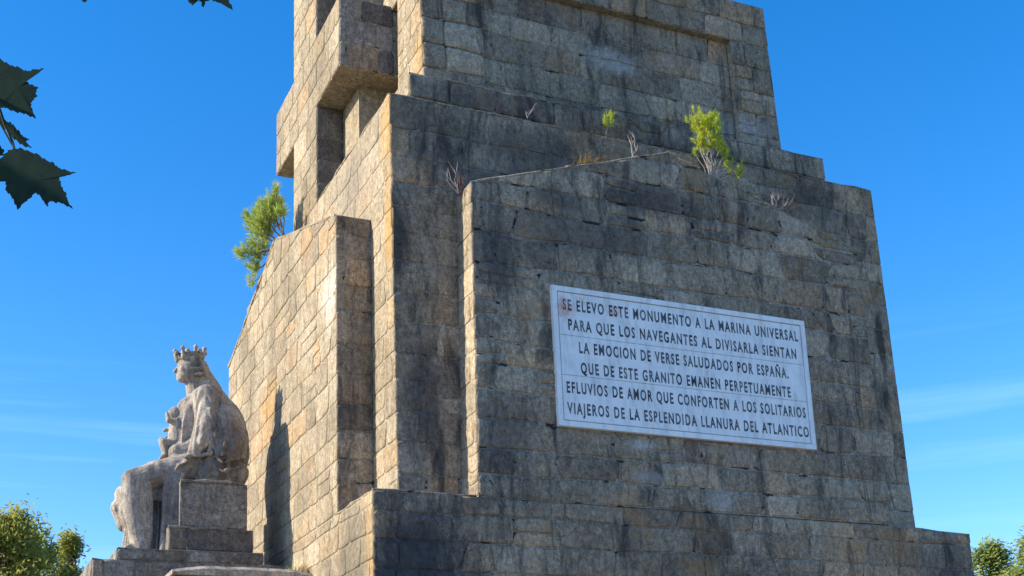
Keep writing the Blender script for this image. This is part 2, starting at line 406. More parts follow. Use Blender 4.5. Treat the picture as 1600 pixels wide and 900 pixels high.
# ------------------------------------------------------------------ monument
CY = 6.4; CXM = 6.15
mon = empty('monument', (CXM, CY, 0), 'tall stepped granite monument with gabled walls, a stone cross and a marble plaque', 'monument')
def prism_y(mb, poly, y0, y1, lean=0.0, z0=0.0):        # polygon in (x, z), extruded along y, front face leaning back
    n = len(poly)
    vs = [(x, y0 + lean * (z - z0), z) for x, z in poly] + [(x, y1, z) for x, z in poly]
    mb.add(vs, [tuple(range(n)), tuple(range(2 * n - 1, n - 1, -1))] + [(i, i + n, (i + 1) % n + n, (i + 1) % n) for i in range(n)])
def prism_x(mb, poly, x0, x1, lean=0.0, z0=0.0):
    n = len(poly)
    vs = [(x0 + lean * (z - z0), y, z) for y, z in poly] + [(x1, y, z) for y, z in poly]
    mb.add(vs, [tuple(range(n)), tuple(range(2 * n - 1, n - 1, -1))] + [(i, i + n, (i + 1) % n + n, (i + 1) % n) for i in range(n)])
def fix(o):
    bm = bmesh.new(); bm.from_mesh(o.data); bmesh.ops.recalc_face_normals(bm, faces=bm.faces); bm.to_mesh(o.data); bm.free(); return o
def core(name, mb, label=None):
    # west-facing sides and undersides take the paler warm mortar, the rest the darker one
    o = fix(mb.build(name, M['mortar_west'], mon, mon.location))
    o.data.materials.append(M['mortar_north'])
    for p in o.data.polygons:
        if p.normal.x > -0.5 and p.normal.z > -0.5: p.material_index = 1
    if label: o['label'] = label
    return o
def edge_line(mb, a, b, seed, r=0.022, step=0.35):       # rough lip of mortar along an arris
    rng = random.Random(seed); a, b = Vector(a), Vector(b); n = max(2, int((b - a).length / step))
    pts = []; rad = []
    for i in range(n + 1):
        p = a.lerp(b, i / n) + Vector((rng.uniform(-1, 1), rng.uniform(-1, 1), rng.uniform(-1, 1))) * 0.012
        pts.append(p); rad.append(r * rng.uniform(0.5, 1.3))
    mb.tube(pts, rad, 6)

ZB = 6.35
lean = 0.024
# base
mb = MB()
mb.add([(0, 0, 0), (12.42, 0, 0), (12.42, 12.8, 0), (0, 12.8, 0), (0, 0, ZB), (11.05, 0, ZB - 0.02), (12.42, 0, ZB - 0.11), (12.42, 12.8, ZB - 0.11), (11.05, 12.8, ZB), (0, 12.8, ZB)],
       [(0, 1, 6, 5, 4), (1, 2, 7, 6), (2, 3, 9, 8, 7), (3, 0, 4, 9), (4, 5, 8, 9), (5, 6, 7, 8), (0, 3, 2, 1)])
edge_line(mb, (0, 0, ZB), (1.8, 0, ZB), 1, 0.03); edge_line(mb, (0, 0, ZB), (0, 1.9, ZB), 2, 0.03); edge_line(mb, (10.4, 0, ZB - .02), (12.4, 0, ZB - .11), 3, 0.025)
base = core('base', mb)
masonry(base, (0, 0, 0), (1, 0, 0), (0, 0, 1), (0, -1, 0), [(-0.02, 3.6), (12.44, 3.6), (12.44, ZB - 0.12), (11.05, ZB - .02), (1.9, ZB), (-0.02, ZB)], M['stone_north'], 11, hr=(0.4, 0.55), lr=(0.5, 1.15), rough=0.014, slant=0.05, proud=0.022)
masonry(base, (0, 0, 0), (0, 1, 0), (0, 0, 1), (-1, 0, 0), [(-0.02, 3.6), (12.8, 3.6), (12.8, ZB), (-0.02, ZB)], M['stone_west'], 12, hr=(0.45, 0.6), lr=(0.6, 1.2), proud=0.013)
# lower tier
T0, T1 = ZB, 13.85
l2 = (0.16) / (T1 - T0)
mb = MB()
mb.frustum((0.67, 0.68, 11.68, 12.12), (0.67, 0.84, 11.47, 11.96), T0, T1)
edge_line(mb, (0.67, 0.84, T1), (11.4, 0.84, T1), 4, 0.018); edge_line(mb, (0.67, 0.84, T1), (0.67, 5.4, T1), 5, 0.02)
tier = core('lower_tier', mb)
masonry(tier, (0, 0.68, T0), (1, 0, 0), (0, l2, 1), (0, -1, 0), [(0.65, 0), (11.7, 0), (11.49, T1 - T0), (0.65, T1 - T0)], M['stone_north'], 21, hr=(0.45, 0.62), lr=(0.6, 1.3), rough=0.012, proud=0.013)
masonry(tier, (0.67, 0, T0), (0, 1, 0), (0, 0, 1), (-1, 0, 0), [(0.66, 0), (12.1, 0), (11.98, T1 - T0), (0.82, T1 - T0)], M['stone_west'], 22, hr=(0.45, 0.62), lr=(0.6, 1.2), proud=0.013)
# gabled front wall that carries the plaque
GP = [(1.83, ZB), (10.47, ZB), (10.36, 12.05), (6.05, 13.38), (1.91, 12.05)]
mb = MB(); prism_y(mb, GP, 0.0, 0.95, 0.029, ZB)
edge_line(mb, (1.91, .165, 12.05), (6.05, .2, 13.38), 6, 0.03); edge_line(mb, (6.05, .2, 13.38), (10.36, .165, 12.05), 7, 0.02)
gab = core('gabled_front_wall', mb)
masonry(gab, (0, 0, ZB), (1, 0, 0), (0, 0.029, 1), (0, -1, 0), [(x, z - ZB) for x, z in [(1.81, ZB), (10.49, ZB), (10.38, 12.06), (6.05, 13.4), (1.89, 12.06)]], M['stone_north'], 31, hr=(0.42, 0.6), lr=(0.5, 1.25), rough=0.014, proud=0.022, slant=0.07, wob=0.04, split=0.12, joint=0.024)
masonry(gab, (1.83, 0, ZB), (0, 1, 0), (0.014, 0, 1), (-1, 0, 0), [(-0.02, 0), (0.72, 0), (0.84, 5.7), (0.14, 5.7)], M['stone_west'], 32, hr=(0.45, 0.62), lr=(0.5, 0.9), proud=0.013)
# gabled side wall behind the statue
WP = [(1.93, ZB), (10.87, ZB), (10.87, 11.86), (6.4, 13.28), (1.93, 11.9)]
mb = MB(); prism_x(mb, WP, 0.0, 0.9)
edge_line(mb, (0, 1.93, 11.9), (0, 6.4, 13.28), 8, 0.025); edge_line(mb, (0, 6.4, 13.28), (0, 10.87, 11.86), 9, 0.035)
wing = core('gabled_side_wall', mb)
masonry(wing, (0, 0, 0), (0, 1, 0), (0, 0, 1), (-1, 0, 0), [(1.91, ZB), (10.89, ZB), (10.89, 11.87), (6.4, 13.3), (1.91, 11.91)], M['stone_west'], 41, hr=(0.42, 0.6), lr=(0.5, 1.2), proud=0.015, rough=0.009, split=0.12)
masonry(wing, (0, 1.93, 0), (1, 0, 0), (0, 0, 1), (0, -1, 0), [(-0.02, ZB), (0.68, ZB), (0.68, 11.9), (-0.02, 11.9)], M['stone_north'], 42, hr=(0.45, 0.62), lr=(0.5, 0.9), proud=0.013)
# upper ledge tier
mb = MB(); mb.frustum((1.33, 1.56, 10.9, 11.24), (1.33, 1.6, 10.88, 11.2), T1, 14.83)
edge_line(mb, (1.33, 1.6, 14.83), (10.88, 1.6, 14.83), 10, 0.018)
led = core('ledge_tier', mb)
masonry(led, (0, 1.56, T1), (1, 0, 0), (0, 0.04, 1), (0, -1, 0), [(1.31, 0), (10.92, 0), (10.9, 0.98), (1.31, 0.98)], M['stone_north'], 51, hr=(0.45, 0.52), lr=(0.6, 1.3))
masonry(led, (1.33, 0, T1), (0, 1, 0), (0, 0, 1), (-1, 0, 0), [(1.54, 0), (11.2, 0), (11.2, 0.98), (1.58, 0.98)], M['stone_west'], 52, hr=(0.45, 0.52), lr=(0.6, 1.2), proud=0.013)
# tower with recessed panels
TZ0, TZ1 = 14.83, 18.62
lt = 0.03
mb = MB(); mb.frustum((2.06, 2.22, 10.0, 10.6), (2.06, 2.33, 9.9, 10.5), TZ0, TZ1)
field = core('tower_field', mb)
masonry(field, (0, 2.22, TZ0), (1, 0, 0), (0, lt, 1), (0, -1, 0), [(3.1, 0), (9.12, 0), (9.07, 2.8), (3.1, 2.8)], M['stone_north'], 61, hr=(0.45, 0.62), lr=(0.6, 1.4), rough=0.012, proud=0.018)
masonry(field, (2.06, 0, TZ0), (0, 1, 0), (0, 0, 1), (-1, 0, 0), [(3.5, 0), (9.4, 0), (9.4, 2.8), (3.5, 2.8)], M['stone_west'], 62, hr=(0.45, 0.62), lr=(0.6, 1.2), proud=0.013)
for k, (bx, tx) in enumerate((((1.80, 2.06, 3.1, 3.5), (1.80, 2.145, 3.1, 3.46)), ((9.12, 2.06, 10.18, 3.5), (9.07, 2.145, 10.07, 3.46)),
               ((1.80, 9.4, 3.1, 10.74), (1.80, 9.4, 3.1, 10.66)), ((9.12, 9.4, 10.18, 10.74), (9.07, 9.4, 10.07, 10.66)))):
    mb = MB(); mb.frustum(bx, tx, TZ0, 17.6)
    pier = core('corner_pier', mb)
    if k < 2: masonry(pier, (0, 2.06, TZ0), (1, 0, 0), (0, lt, 1), (0, -1, 0), [(bx[0] - .02, 0), (bx[2], 0), (tx[2], 2.77), (tx[0] - .02, 2.77)], M['stone_north'], 63 + k, hr=(0.45, 0.6), lr=(0.5, 0.8), slant=0.02)
    if k in (0, 2): masonry(pier, (1.80, 0, TZ0), (0, 1, 0), (0, 0, 1), (-1, 0, 0), [(bx[1] - .02, 0), (bx[3], 0), (tx[3], 2.77), (tx[1] + .02, 2.77)], M['stone_west'], 66 + k, hr=(0.45, 0.6), lr=(0.5, 0.8), proud=0.013)
mb = MB(); mb.frustum((1.80, 2.144, 10.07, 10.66), (1.80, 2.175, 10.04, 10.62), 17.603, TZ1)
lin = core('tower_lintel', mb)
masonry(lin, (0, 2.144, 17.6), (1, 0, 0), (0, lt, 1), (0, -1, 0), [(1.78, 0), (10.09, 0), (10.05, 1.02), (1.78, 1.02)], M['stone_north'], 71, hr=(0.48, 0.54), lr=(0.8, 1.5))
masonry(lin, (1.80, 0, 17.6), (0, 1, 0), (0, 0, 1), (-1, 0, 0), [(2.13, 0), (10.66, 0), (10.6, 1.02), (2.17, 1.02)], M['stone_west'], 72, hr=(0.48, 0.54), lr=(0.8, 1.4), proud=0.013)
# upper part of the tower, above the frame
mb = MB(); mb.frustum((2.6, 3.0, 8.4, 9.8), (2.7, 3.1, 8.2, 9.7), TZ1, 21.0); core('tower_top', mb)
mb = MB(); mb.box(1.262, 4.43, T1 + .003, 2.1, 8.37, 20.0)
bw = fix(mb.build('backing_wall', M['mortar_west'], mon, mon.location)); bw['label'] = 'pale smooth wall joining the cross to the tower'
# cross
AZ0, AZ1 = 16.1, 17.68
mb = MB()
mb.box(0.672, 5.53, T1, 1.26, 7.39, AZ0)
mb.box(0.672, 3.83, AZ0, 2.2, 8.98, AZ1)
mb.box(0.672, 5.53, AZ1, 1.26, 7.39, 21.6)
crs = core('cross', mb, 'stone cross with thick arms standing against the tower')
XJ = dict(hr=(0.48, 0.56), lr=(0.6, 1.0), proud=0.016, rough=0.008, slant=0.02, wob=0.012, split=0)
masonry(crs, (0.672, 0, 0), (0, 1, 0), (0, 0, 1), (-1, 0, 0), [(5.52, T1), (7.4, T1), (7.4, AZ0), (5.52, AZ0)], M['stone_west'], 81, **XJ)
masonry(crs, (0.672, 0, 0), (0, 1, 0), (0, 0, 1), (-1, 0, 0), [(3.82, AZ0), (8.99, AZ0), (8.99, AZ1), (3.82, AZ1)], M['stone_west'], 82, **XJ)
masonry(crs, (0.672, 0, 0), (0, 1, 0), (0, 0, 1), (-1, 0, 0), [(5.52, AZ1), (7.4, AZ1), (7.4, 21.6), (5.52, 21.6)], M['stone_west'], 83, **XJ)
masonry(crs, (0, 3.83, 0), (1, 0, 0), (0, 0, 1), (0, -1, 0), [(0.66, AZ0), (1.84, AZ0), (1.84, AZ1), (0.66, AZ1)], M['plinth'], 84, **XJ)
for a, b, s in ((T1, AZ0, 85), (AZ1, 21.6, 86)):
    masonry(crs, (0, 5.53, 0), (1, 0, 0), (0, 0, 1), (0, -1, 0), [(0.66, a), (1.26, a), (1.26, b), (0.66, b)], M['plinth'], s, **XJ)

# ------------------------------------------------------------------ statue plinth (stepped)
plinth = empty('statue_plinth', (-1.8, CY, 0), 'stepped dark stone plinth carrying the seated statue beside the monument', 'plinth')
def pbox(name, x0, y0, z0, x1, y1, z1, seed, label=None, stones=True):
    mb = MB(); mb.box(x0, y0, z0, x1, y1, z1)
    edge_line(mb, (x0, y0, z1), (x1, y0, z1), seed, 0.012, 0.2)
    o = fix(mb.build(name, M['plinth_core'], plinth, plinth.location))
    if label: o['label'] = label
    if stones:
        J = dict(hr=(0.45, 0.55), lr=(0.5, 0.9), proud=0.024, rough=0.009, slant=0.03, wob=0.02, split=0, joint=0.016)
        za = max(z0, 4.6)
        masonry(o, (0, y0, 0), (1, 0, 0), (0, 0, 1), (0, -1, 0), [(x0 - .01, za), (x1, za), (x1, z1), (x0 - .01, z1)], M['plinth'], seed, **J)
        masonry(o, (x0, 0, 0), (0, 1, 0), (0, 0, 1), (-1, 0, 0), [(y0 - .01, za), (y1, za), (y1, z1), (y0 - .01, z1)], M['plinth'], seed + 1, **J)
    return o
pbox('plinth_block', -3.68, 5.2, 0, -0.1, 7.6, 5.97, 101)
pbox('plinth_step', -3.24, 5.22, 5.97, -0.5, 7.58, 6.2, 103)
# side terrace slab with worn edge
mb = MB()
mb.box(-2.45, 3.6, 0, -0.06, 5.18, 5.46)
ter = fix(mb.build('terrace_block', M['plinth_core'], plinth, plinth.location))
masonry(ter, (0, 3.6, 0), (1, 0, 0), (0, 0, 1), (0, -1, 0), [(-2.46, 4.2), (-.06, 4.2), (-.06, 5.46), (-2.46, 5.46)], M['plinth'], 107, hr=(.45, .55), lr=(.6, 1.1), proud=.014, split=0)
rng = random.Random(5)
mb = MB(); nsl = 16; prof = []
for i in range(nsl + 1):
    x = -2.52 + (2.50) * i / nsl
    f = i / nsl
    top = 5.545 + 0.09 * math.sin(min(1, f * 3.2) * PI / 2) + (-.05 if f > 0.93 else 0) + rng.uniform(-.006, .006)
    prof.append((x, top))
vs = []
for x, tz in prof:
    jy = rng.uniform(-.015, .015)
    vs += [(x, 3.5 + jy, 5.462), (x, 3.47 + jy, tz - .06), (x, 3.55 + jy, tz), (x, 5.18, tz), (x, 5.18, 5.462)]
fs = []
for i in range(nsl):
    for j in range(5): fs.append((i * 5 + j, i * 5 + (j + 1) % 5, (i + 1) * 5 + (j + 1) % 5, (i + 1) * 5 + j))
fs += [(4, 3, 2, 1, 0), tuple(nsl * 5 + j for j in range(5))]
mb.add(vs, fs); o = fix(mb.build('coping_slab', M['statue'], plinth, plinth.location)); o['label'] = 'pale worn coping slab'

# ------------------------------------------------------------------ statue
st = empty('statue', (-1.6, CY, 6.2), 'weathered pale stone statue of a crowned seated woman holding a child', 'statue')
mb = MB(); mb.box(-2.29, 5.33, 6.203, -0.68, 7.47, 6.68)
edge_line(mb, (-2.29, 5.32, 6.68), (-1.2, 5.32, 6.68), 31, 0.028, .2)
o = fix(mb.build('seat_base', M['plinth_core'], st, st.location))
J = dict(hr=(0.45, 0.55), lr=(0.8, 1.4), proud=0.02, rough=0.009, slant=0.03, wob=0.0, split=0, joint=0.016)
masonry(o, (0, 5.33, 0), (1, 0, 0), (0, 0, 1), (0, -1, 0), [(-2.3, 6.22), (-.67, 6.22), (-.67, 6.68), (-2.3, 6.68)], M['plinth'], 111, **J)
mb = MB(); mb.box(-2.07, 5.38, 6.683, -0.79, 7.42, 7.60)
edge_line(mb, (-2.07, 5.37, 7.60), (-.9, 5.37, 7.62), 32, 0.036, .2); edge_line(mb, (-2.07, 5.37, 7.60), (-2.07, 5.37, 6.72), 33, 0.026, .2)
seat = fix(mb.build('seat', M['plinth_core'], st, st.location))
masonry(seat, (0, 5.38, 0), (1, 0, 0), (0, 0, 1), (0, -1, 0), [(-2.08, 6.69), (-.78, 6.69), (-.78, 7.6), (-2.08, 7.6)], M['plinth'], 112, **dict(J, hr=(0.85, 0.95), lr=(0.62, 0.8)))

def Q(x, z, l=0.0):           # outline on the statue's middle plane; l = offset towards the plaque side
    return Vector((-6.34 + (x + 6.34) * 1.016, CY - l, 1.65 + (z - 1.65) * 1.016))
def sculpt(name, mb, mat, parent, voxel=0.03, smooth_it=3, disp=0.02, seed=0, folds=0.0):
    me = mesh(name, mb.v, mb.f)
    o = bpy.data.objects.new(name, me); S.collection.objects.link(o)
    r = o.modifiers.new('r', 'REMESH'); r.mode = 'VOXEL'; r.voxel_size = voxel
    s_ = o.modifiers.new('s', 'SMOOTH'); s_.iterations = smooth_it; s_.factor = 0.5
    dg = bpy.context.evaluated_depsgraph_get(); dg.update()
    me2 = bpy.data.meshes.new_from_object(o.evaluated_get(dg))
    bpy.data.objects.remove(o); bpy.data.meshes.remove(me)
    me2.name = name
    nr = [v.normal.copy() for v in me2.vertices]
    for v, n in zip(me2.vertices, nr):
        c = v.co
        d = noise.fractal(Vector((c.x * 3.2, c.y * 3.2, c.z * 2.2 + seed)), 0.9, 2.0, 4) * disp
        if folds and c.z < 9.6: d += folds * math.sin(noise.noise(Vector((c.x * 1.5, c.y * 1.5, c.z * .35 + seed))) * 24)
        v.co = c + n * d
    loc = parent.location
    for v in me2.vertices: v.co -= loc
    me2.materials.clear(); me2.materials.append(mat)
    for p in me2.polygons: p.use_smooth = True
    ob = bpy.data.objects.new(name, me2); S.collection.objects.link(ob); ob.parent = parent; ob.location = (0, 0, 0)
    return ob

# figure: torso, legs, arms, head as one surface
mb = MB()
mb.cap(Q(-1.55, 8.05), Q(-1.60, 9.05), 0.58, 0.46, 16)
mb.cap(Q(-1.62, 9.33, 0.46), Q(-1.62, 9.33, -0.46), 0.26, 0.26, 14)
mb.ell(Q(-1.80, 9.22), (0.26, 0.42, 0.28))
mb.cap(Q(-1.70, 9.5), Q(-1.76, 9.86), 0.19, 0.165)
rotH = Matrix.Rotation(math.radians(-14), 3, 'Y')
mb.ell(Q(-1.80, 10.08), (0.285, 0.245, 0.34), 18, 14, rotH)
# face
mb.cap(Q(-2.03, 10.12), Q(-2.12, 9.985), 0.03, 0.042, 8)
mb.ell(Q(-2.00, 9.845), (0.095, 0.10, 0.08)); mb.ell(Q(-1.93, 9.93), (0.17, 0.19, 0.17))
mb.ell(Q(-2.055, 9.905), (0.045, 0.075, 0.018)); mb.ell(Q(-2.05, 9.875), (0.045, 0.06, 0.02))
for sg in (-1, 1):
    mb.ell(Q(-1.99, 10.0, sg * 0.12), (0.07, 0.07, 0.09))
    mb.cap(Q(-2.055, 10.17, sg * 0.03), Q(-1.97, 10.17, sg * 0.17), 0.024, 0.02, 8)
    mb.ell(Q(-2.03, 10.10, sg * 0.09), (0.03, 0.04, 0.02))
# hair locks at the side of the face
for sg in (-1, 1):
    for k in range(4):
        a = 0.05 * k
        mb.cap(Q(-1.97 + a * 1.5, 10.22 - 0.11 * k, sg * (.19 + .012 * k)), Q(-1.66 + a * 0.5, 10.26 - .12 * k, sg * .265), 0.036, 0.048, 8)
mb.ell(Q(-1.60, 10.02), (0.17, 0.24, 0.26))
mb.cap(Q(-1.60, 9.98), Q(-1.42, 9.6), 0.2, 0.26)
# thighs, shins under the robe
for sg, kx, kz, fx in ((1, -2.93, 7.585, -2.76), (-1, -2.93, 7.50, -2.56)):
    l = sg * 0.45
    mb.cap(Q(-1.55, 8.02, sg * .36), Q(kx, kz, l), 0.37, 0.235, 18, 10)
    mb.cap(Q(kx, kz - 0.02, l), Q(kx + .02, 7.15, l), 0.235, 0.235, 16, 4)
    mb.cap(Q(kx + .02, 7.15, l), Q(fx, 6.32, l), 0.235, 0.185, 16, 8)
    mb.cap(Q(fx, 6.33, l), Q(fx - .2, 6.29, l * 1.05), 0.11, 0.08, 10)
    for k in range(4):
        mb.cap(Q(fx - .2, 6.28, l - .07 + .045 * k), Q(fx - .30, 6.26, l - .075 + .05 * k), 0.036, 0.03, 6)
mb.cap(Q(-3.02, 7.22, -.50), Q(-2.95, 6.92, -.52), 0.21, 0.16, 12)
# skirt hanging between and behind the legs, in long vertical folds
mb.box(-2.78, 6.10, 6.21, -2.02, 6.75, 7.80)
mb.box(-2.6, 5.95, 7.3, -1.7, 6.85, 8.08)
for k in range(5):
    x = -2.62 + k * 0.115
    mb.tube([Vector((x - .03, 5.86, 7.75 + .06 * k)), Vector((x, 6.04 + .03 * (k % 2), 7.35)), Vector((x + .01, 6.05 + .02 * (k % 2), 6.8)), Vector((x - .01, 6.02, 6.22))], [0.03, 0.04, 0.036, 0.046], 6)
# gathered robe falling beside the seat
mb.box(-2.30, 5.80, 6.21, -2.04, 6.9, 7.98)
for k in range(4):
    x = -2.31 + k * 0.075
    mb.tube([Q(x + .28, 8.0 + .03 * k, .66), Vector((x + .02, 5.73 - .02 * k, 7.66)), Vector((x + .005, 5.74 + .03 * (k % 2) - .02 * k, 7.1)), Vector((x - .02, 5.72 - .01 * k, 6.24 if k < 2 else 6.5))], [0.04, 0.055, 0.05, 0.06], 8)
for k in range(5):
    y = 6.06 + k * 0.17
    mb.tube([Vector((-2.86, y, 7.6)), Vector((-2.87 + .03 * (k % 2), y, 6.9)), Vector((-2.92, y + .02, 6.22))], [0.04, 0.04, 0.055], 8)
# long shallow folds running along the thigh to the knee
for k in range(3):
    z0_, z1_ = 8.22 - .12 * k, 7.72 - .10 * k
    l0_ = .56 + .1 * k - .02 * k * k; l1_ = .56 + .045 * k
    mb.tube([Q(-1.75, z0_, l0_), Q(-2.2, z0_ * .55 + z1_ * .45, (l0_ + l1_) / 2 + .02), Q(-2.7, z1_ + .03, l1_ + .03)], [0.03, 0.034, 0.018], 6)
for k in range(3):
    mb.tube([Q(-2.72 + .05 * k, 7.56 - .04 * k, .66), Q(-2.74 + .07 * k, 7.2, .62 - .04 * k), Q(-2.66 + .04 * k, 6.4, .58 - .04 * k)], [0.02, 0.03, 0.022], 6)
# near arm and hand
mb.cap(Q(-1.58, 9.33, .56), Q(-1.60, 8.72, .74), 0.27, 0.245, 14)
mb.cap(Q(-1.60, 8.72, .74), Q(-1.84, 8.14, .72), 0.24, 0.14, 14)
mb.cap(Q(-1.50, 9.0, .7), Q(-1.72, 8.35, .8), 0.13, 0.16, 12)
mb.cap(Q(-1.86, 8.1, .72), Q(-1.98, 7.97, .68), 0.105, 0.085, 10)
for k in range(4):
    l = .60 + .055 * k
    mb.cap(Q(-1.99, 7.98 - .01 * k, l), Q(-2.13, 7.9 - .02 * abs(k - 1.5), l - .01), 0.034, 0.03, 8)
    mb.cap(Q(-2.13, 7.9 - .02 * abs(k - 1.5), l - .01), Q(-2.18, 7.80, l - .01), 0.03, 0.026, 8)
mb.cap(Q(-1.93, 8.06, .80), Q(-2.06, 8.0, .84), 0.04, 0.03, 8)
# far arm round the child
mb.cap(Q(-1.6, 9.3, -.56), Q(-1.66, 8.68, -.66), 0.22, 0.18)
mb.cap(Q(-1.66, 8.68, -.66), Q(-2.12, 8.52, -.28), 0.17, 0.11)
for k in range(5):
    mb.cap(Q(-2.12, 8.60 - .05 * k, -.26), Q(-2.26, 8.62 - .055 * k, -.06), 0.04, 0.03, 8)
# robe folds across chest and sleeve
mb.cap(Q(-1.75, 9.1, .1), Q(-1.92, 8.35, .15), 0.38, 0.30, 16)
mb.cap(Q(-1.7, 8.3, .3), Q(-2.1, 8.22, .35), 0.34, 0.2, 14)
for k in range(7):
    mb.tube([Q(-1.62 - .03 * k, 9.50 - .02 * k, .40 - .06 * k), Q(-1.93 - .015 * k, 9.15 - .03 * k, .40 - .09 * k), Q(-2.02 - .01 * k, 8.75 - .02 * k, .42 - .10 * k), Q(-2.05, 8.30, .50 - .09 * k)], [0.02, 0.026, 0.028, 0.02], 6)
for k in range(5):
    mb.tube([Q(-1.34, 9.15 - .2 * k, .72), Q(-1.58, 8.98 - .22 * k, .93 - .01 * k), Q(-1.80 - .03 * k, 8.92 - .22 * k, .80)], [0.025, 0.04, 0.025], 8)
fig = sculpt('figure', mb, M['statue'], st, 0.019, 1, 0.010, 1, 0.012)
# mantle
mb = MB()
mb.ell(Q(-1.30, 8.55), (0.62, 0.98, 0.98), 24, 16)
mb.cap(Q(-1.40, 9.42), Q(-1.26, 9.0), 0.34, 0.5, 16)
mb.cap(Q(-1.36, 9.25, .45), Q(-1.2, 8.3, .62), 0.26, 0.42, 14)
mb.cap(Q(-1.36, 9.25, -.45), Q(-1.2, 8.3, -.62), 0.26, 0.42, 14)
mb.cap(Q(-1.45, 7.85, .5), Q(-1.05, 7.85, .5), 0.4, 0.3, 14)
mb.cap(Q(-1.45, 7.85, -.5), Q(-1.05, 7.85, -.5), 0.4, 0.3, 14)
for k in range(17):
    th = -1.75 + k * 0.235
    p = [Q(-1.38 + .16 * math.cos(th), 9.42, .26 * math.sin(th) + .1)]
    for z, rx, ry in ((9.15, .36, .62), (8.85, .53, .88), (8.5, .62, .985), (8.15, .595, .97), (7.85, .48, .86)):
        w_ = th + 0.10 * math.sin(z * 3.1 + k * 1.7)
        p.append(Q(-1.30 + rx * math.cos(w_), z, ry * math.sin(w_)))
    mb.tube(p, [0.02, 0.03, 0.036, 0.045, 0.04, 0.03], 6)
for k in range(6):
    mb.tube([Q(-1.68 + .03 * k, 8.95 - .2 * k, .80), Q(-1.36, 8.60 - .17 * k, 1.0), Q(-.95 + .03 * k, 8.62 - .13 * k, .82)], [0.02, 0.036, 0.018], 6)
mb2 = MB(); mb2.v = [v for v in mb.v]; mb2.f = mb.f
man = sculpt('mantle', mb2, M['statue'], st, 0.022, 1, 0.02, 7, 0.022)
for v in man.data.vertices:                                   # rests flat on the seat
    zz = v.co.z + st.location.z
    if zz < 7.6: v.co.z = 7.6 - st.location.z
man['label'] = 'billowing mantle spread behind the seated figure'
# child
mb = MB()
mb.cap(Q(-2.02, 8.45, .12), Q(-2.02, 8.82, .10), 0.2, 0.16, 12)
mb.ell(Q(-2.06, 9.06, .1), (0.145, 0.135, 0.155), 14, 10)
mb.ell(Q(-2.20, 9.04, .1), (0.03, 0.025, 0.03))
mb.cap(Q(-2.05, 8.85, .22), Q(-2.22, 8.86, .26), 0.06, 0.05, 8); mb.cap(Q(-2.22, 8.86, .26), Q(-2.24, 9.02, .2), 0.05, 0.035, 8)
mb.cap(Q(-2.05, 8.82, -.02), Q(-2.24, 8.74, -.05), 0.06, 0.045, 8)
for sg in (0, 1):
    mb.cap(Q(-2.06, 8.4, .02 + .2 * sg), Q(-2.30, 8.50 - .08 * sg, .04 + .2 * sg), 0.10, 0.075, 10)
    mb.cap(Q(-2.30, 8.50 - .08 * sg, .04 + .2 * sg), Q(-2.24, 8.18, .06 + .2 * sg), 0.075, 0.05, 10)
    mb.cap(Q(-2.24, 8.18, .06 + .2 * sg), Q(-2.33, 8.13, .06 + .2 * sg), 0.05, 0.035, 8)
mb.v = [v + Vector((-0.06, -.06, 0.0)) for v in mb.v]
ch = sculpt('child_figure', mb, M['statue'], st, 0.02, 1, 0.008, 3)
# crown
mb = MB()
cc = Q(-1.83, 10.27); n = 18
for i in range(n):
    a0, a1 = 2 * PI * i / n, 2 * PI * (i + 1) / n
    rx, ry = 0.25, 0.23
    for (ra, za, rb, zb) in (((1.0, -.03, 1.06, .10)),):
        def pt(a, r, z): return cc + Vector((rx * r * math.cos(a), ry * r * math.sin(a), z - .12 * math.cos(a) * -0.35))
        o1 = [pt(a0, ra, za), pt(a1, ra, za), pt(a1, rb, zb), pt(a0, rb, zb)]
        o2 = [pt(a0, ra - .18, za), pt(a1, ra - .18, za), pt(a1, rb - .18, zb), pt(a0, rb - .18, zb)]
        mb.add(o1 + o2, [(0, 1, 2, 3), (5, 4, 7, 6), (3, 2, 6, 7), (1, 0, 4, 5)])
for i in range(7):
    a = 2 * PI * i / 7 + PI
    d = Vector((math.cos(a), math.sin(a), 0)); p = cc + Vector((rx * d.x, ry * d.y, 0.05 + .04 * d.x))
    q = p + d * 0.05 + Vector((0, 0, .11))
    mb.cap(p - Vector((0, 0, .06)), q, 0.058, 0.03, 8); mb.ell(q + Vector((0, 0, .015)), (0.048, 0.048, 0.048), 8, 6)
    m1 = p + d * 0.03 + Vector((-d.y * .1, d.x * .1, .06)); mb.ell(m1, (0.05, 0.05, 0.05), 6, 5)
crw = mb.build('crown', M['statue'], st, st.location, True)

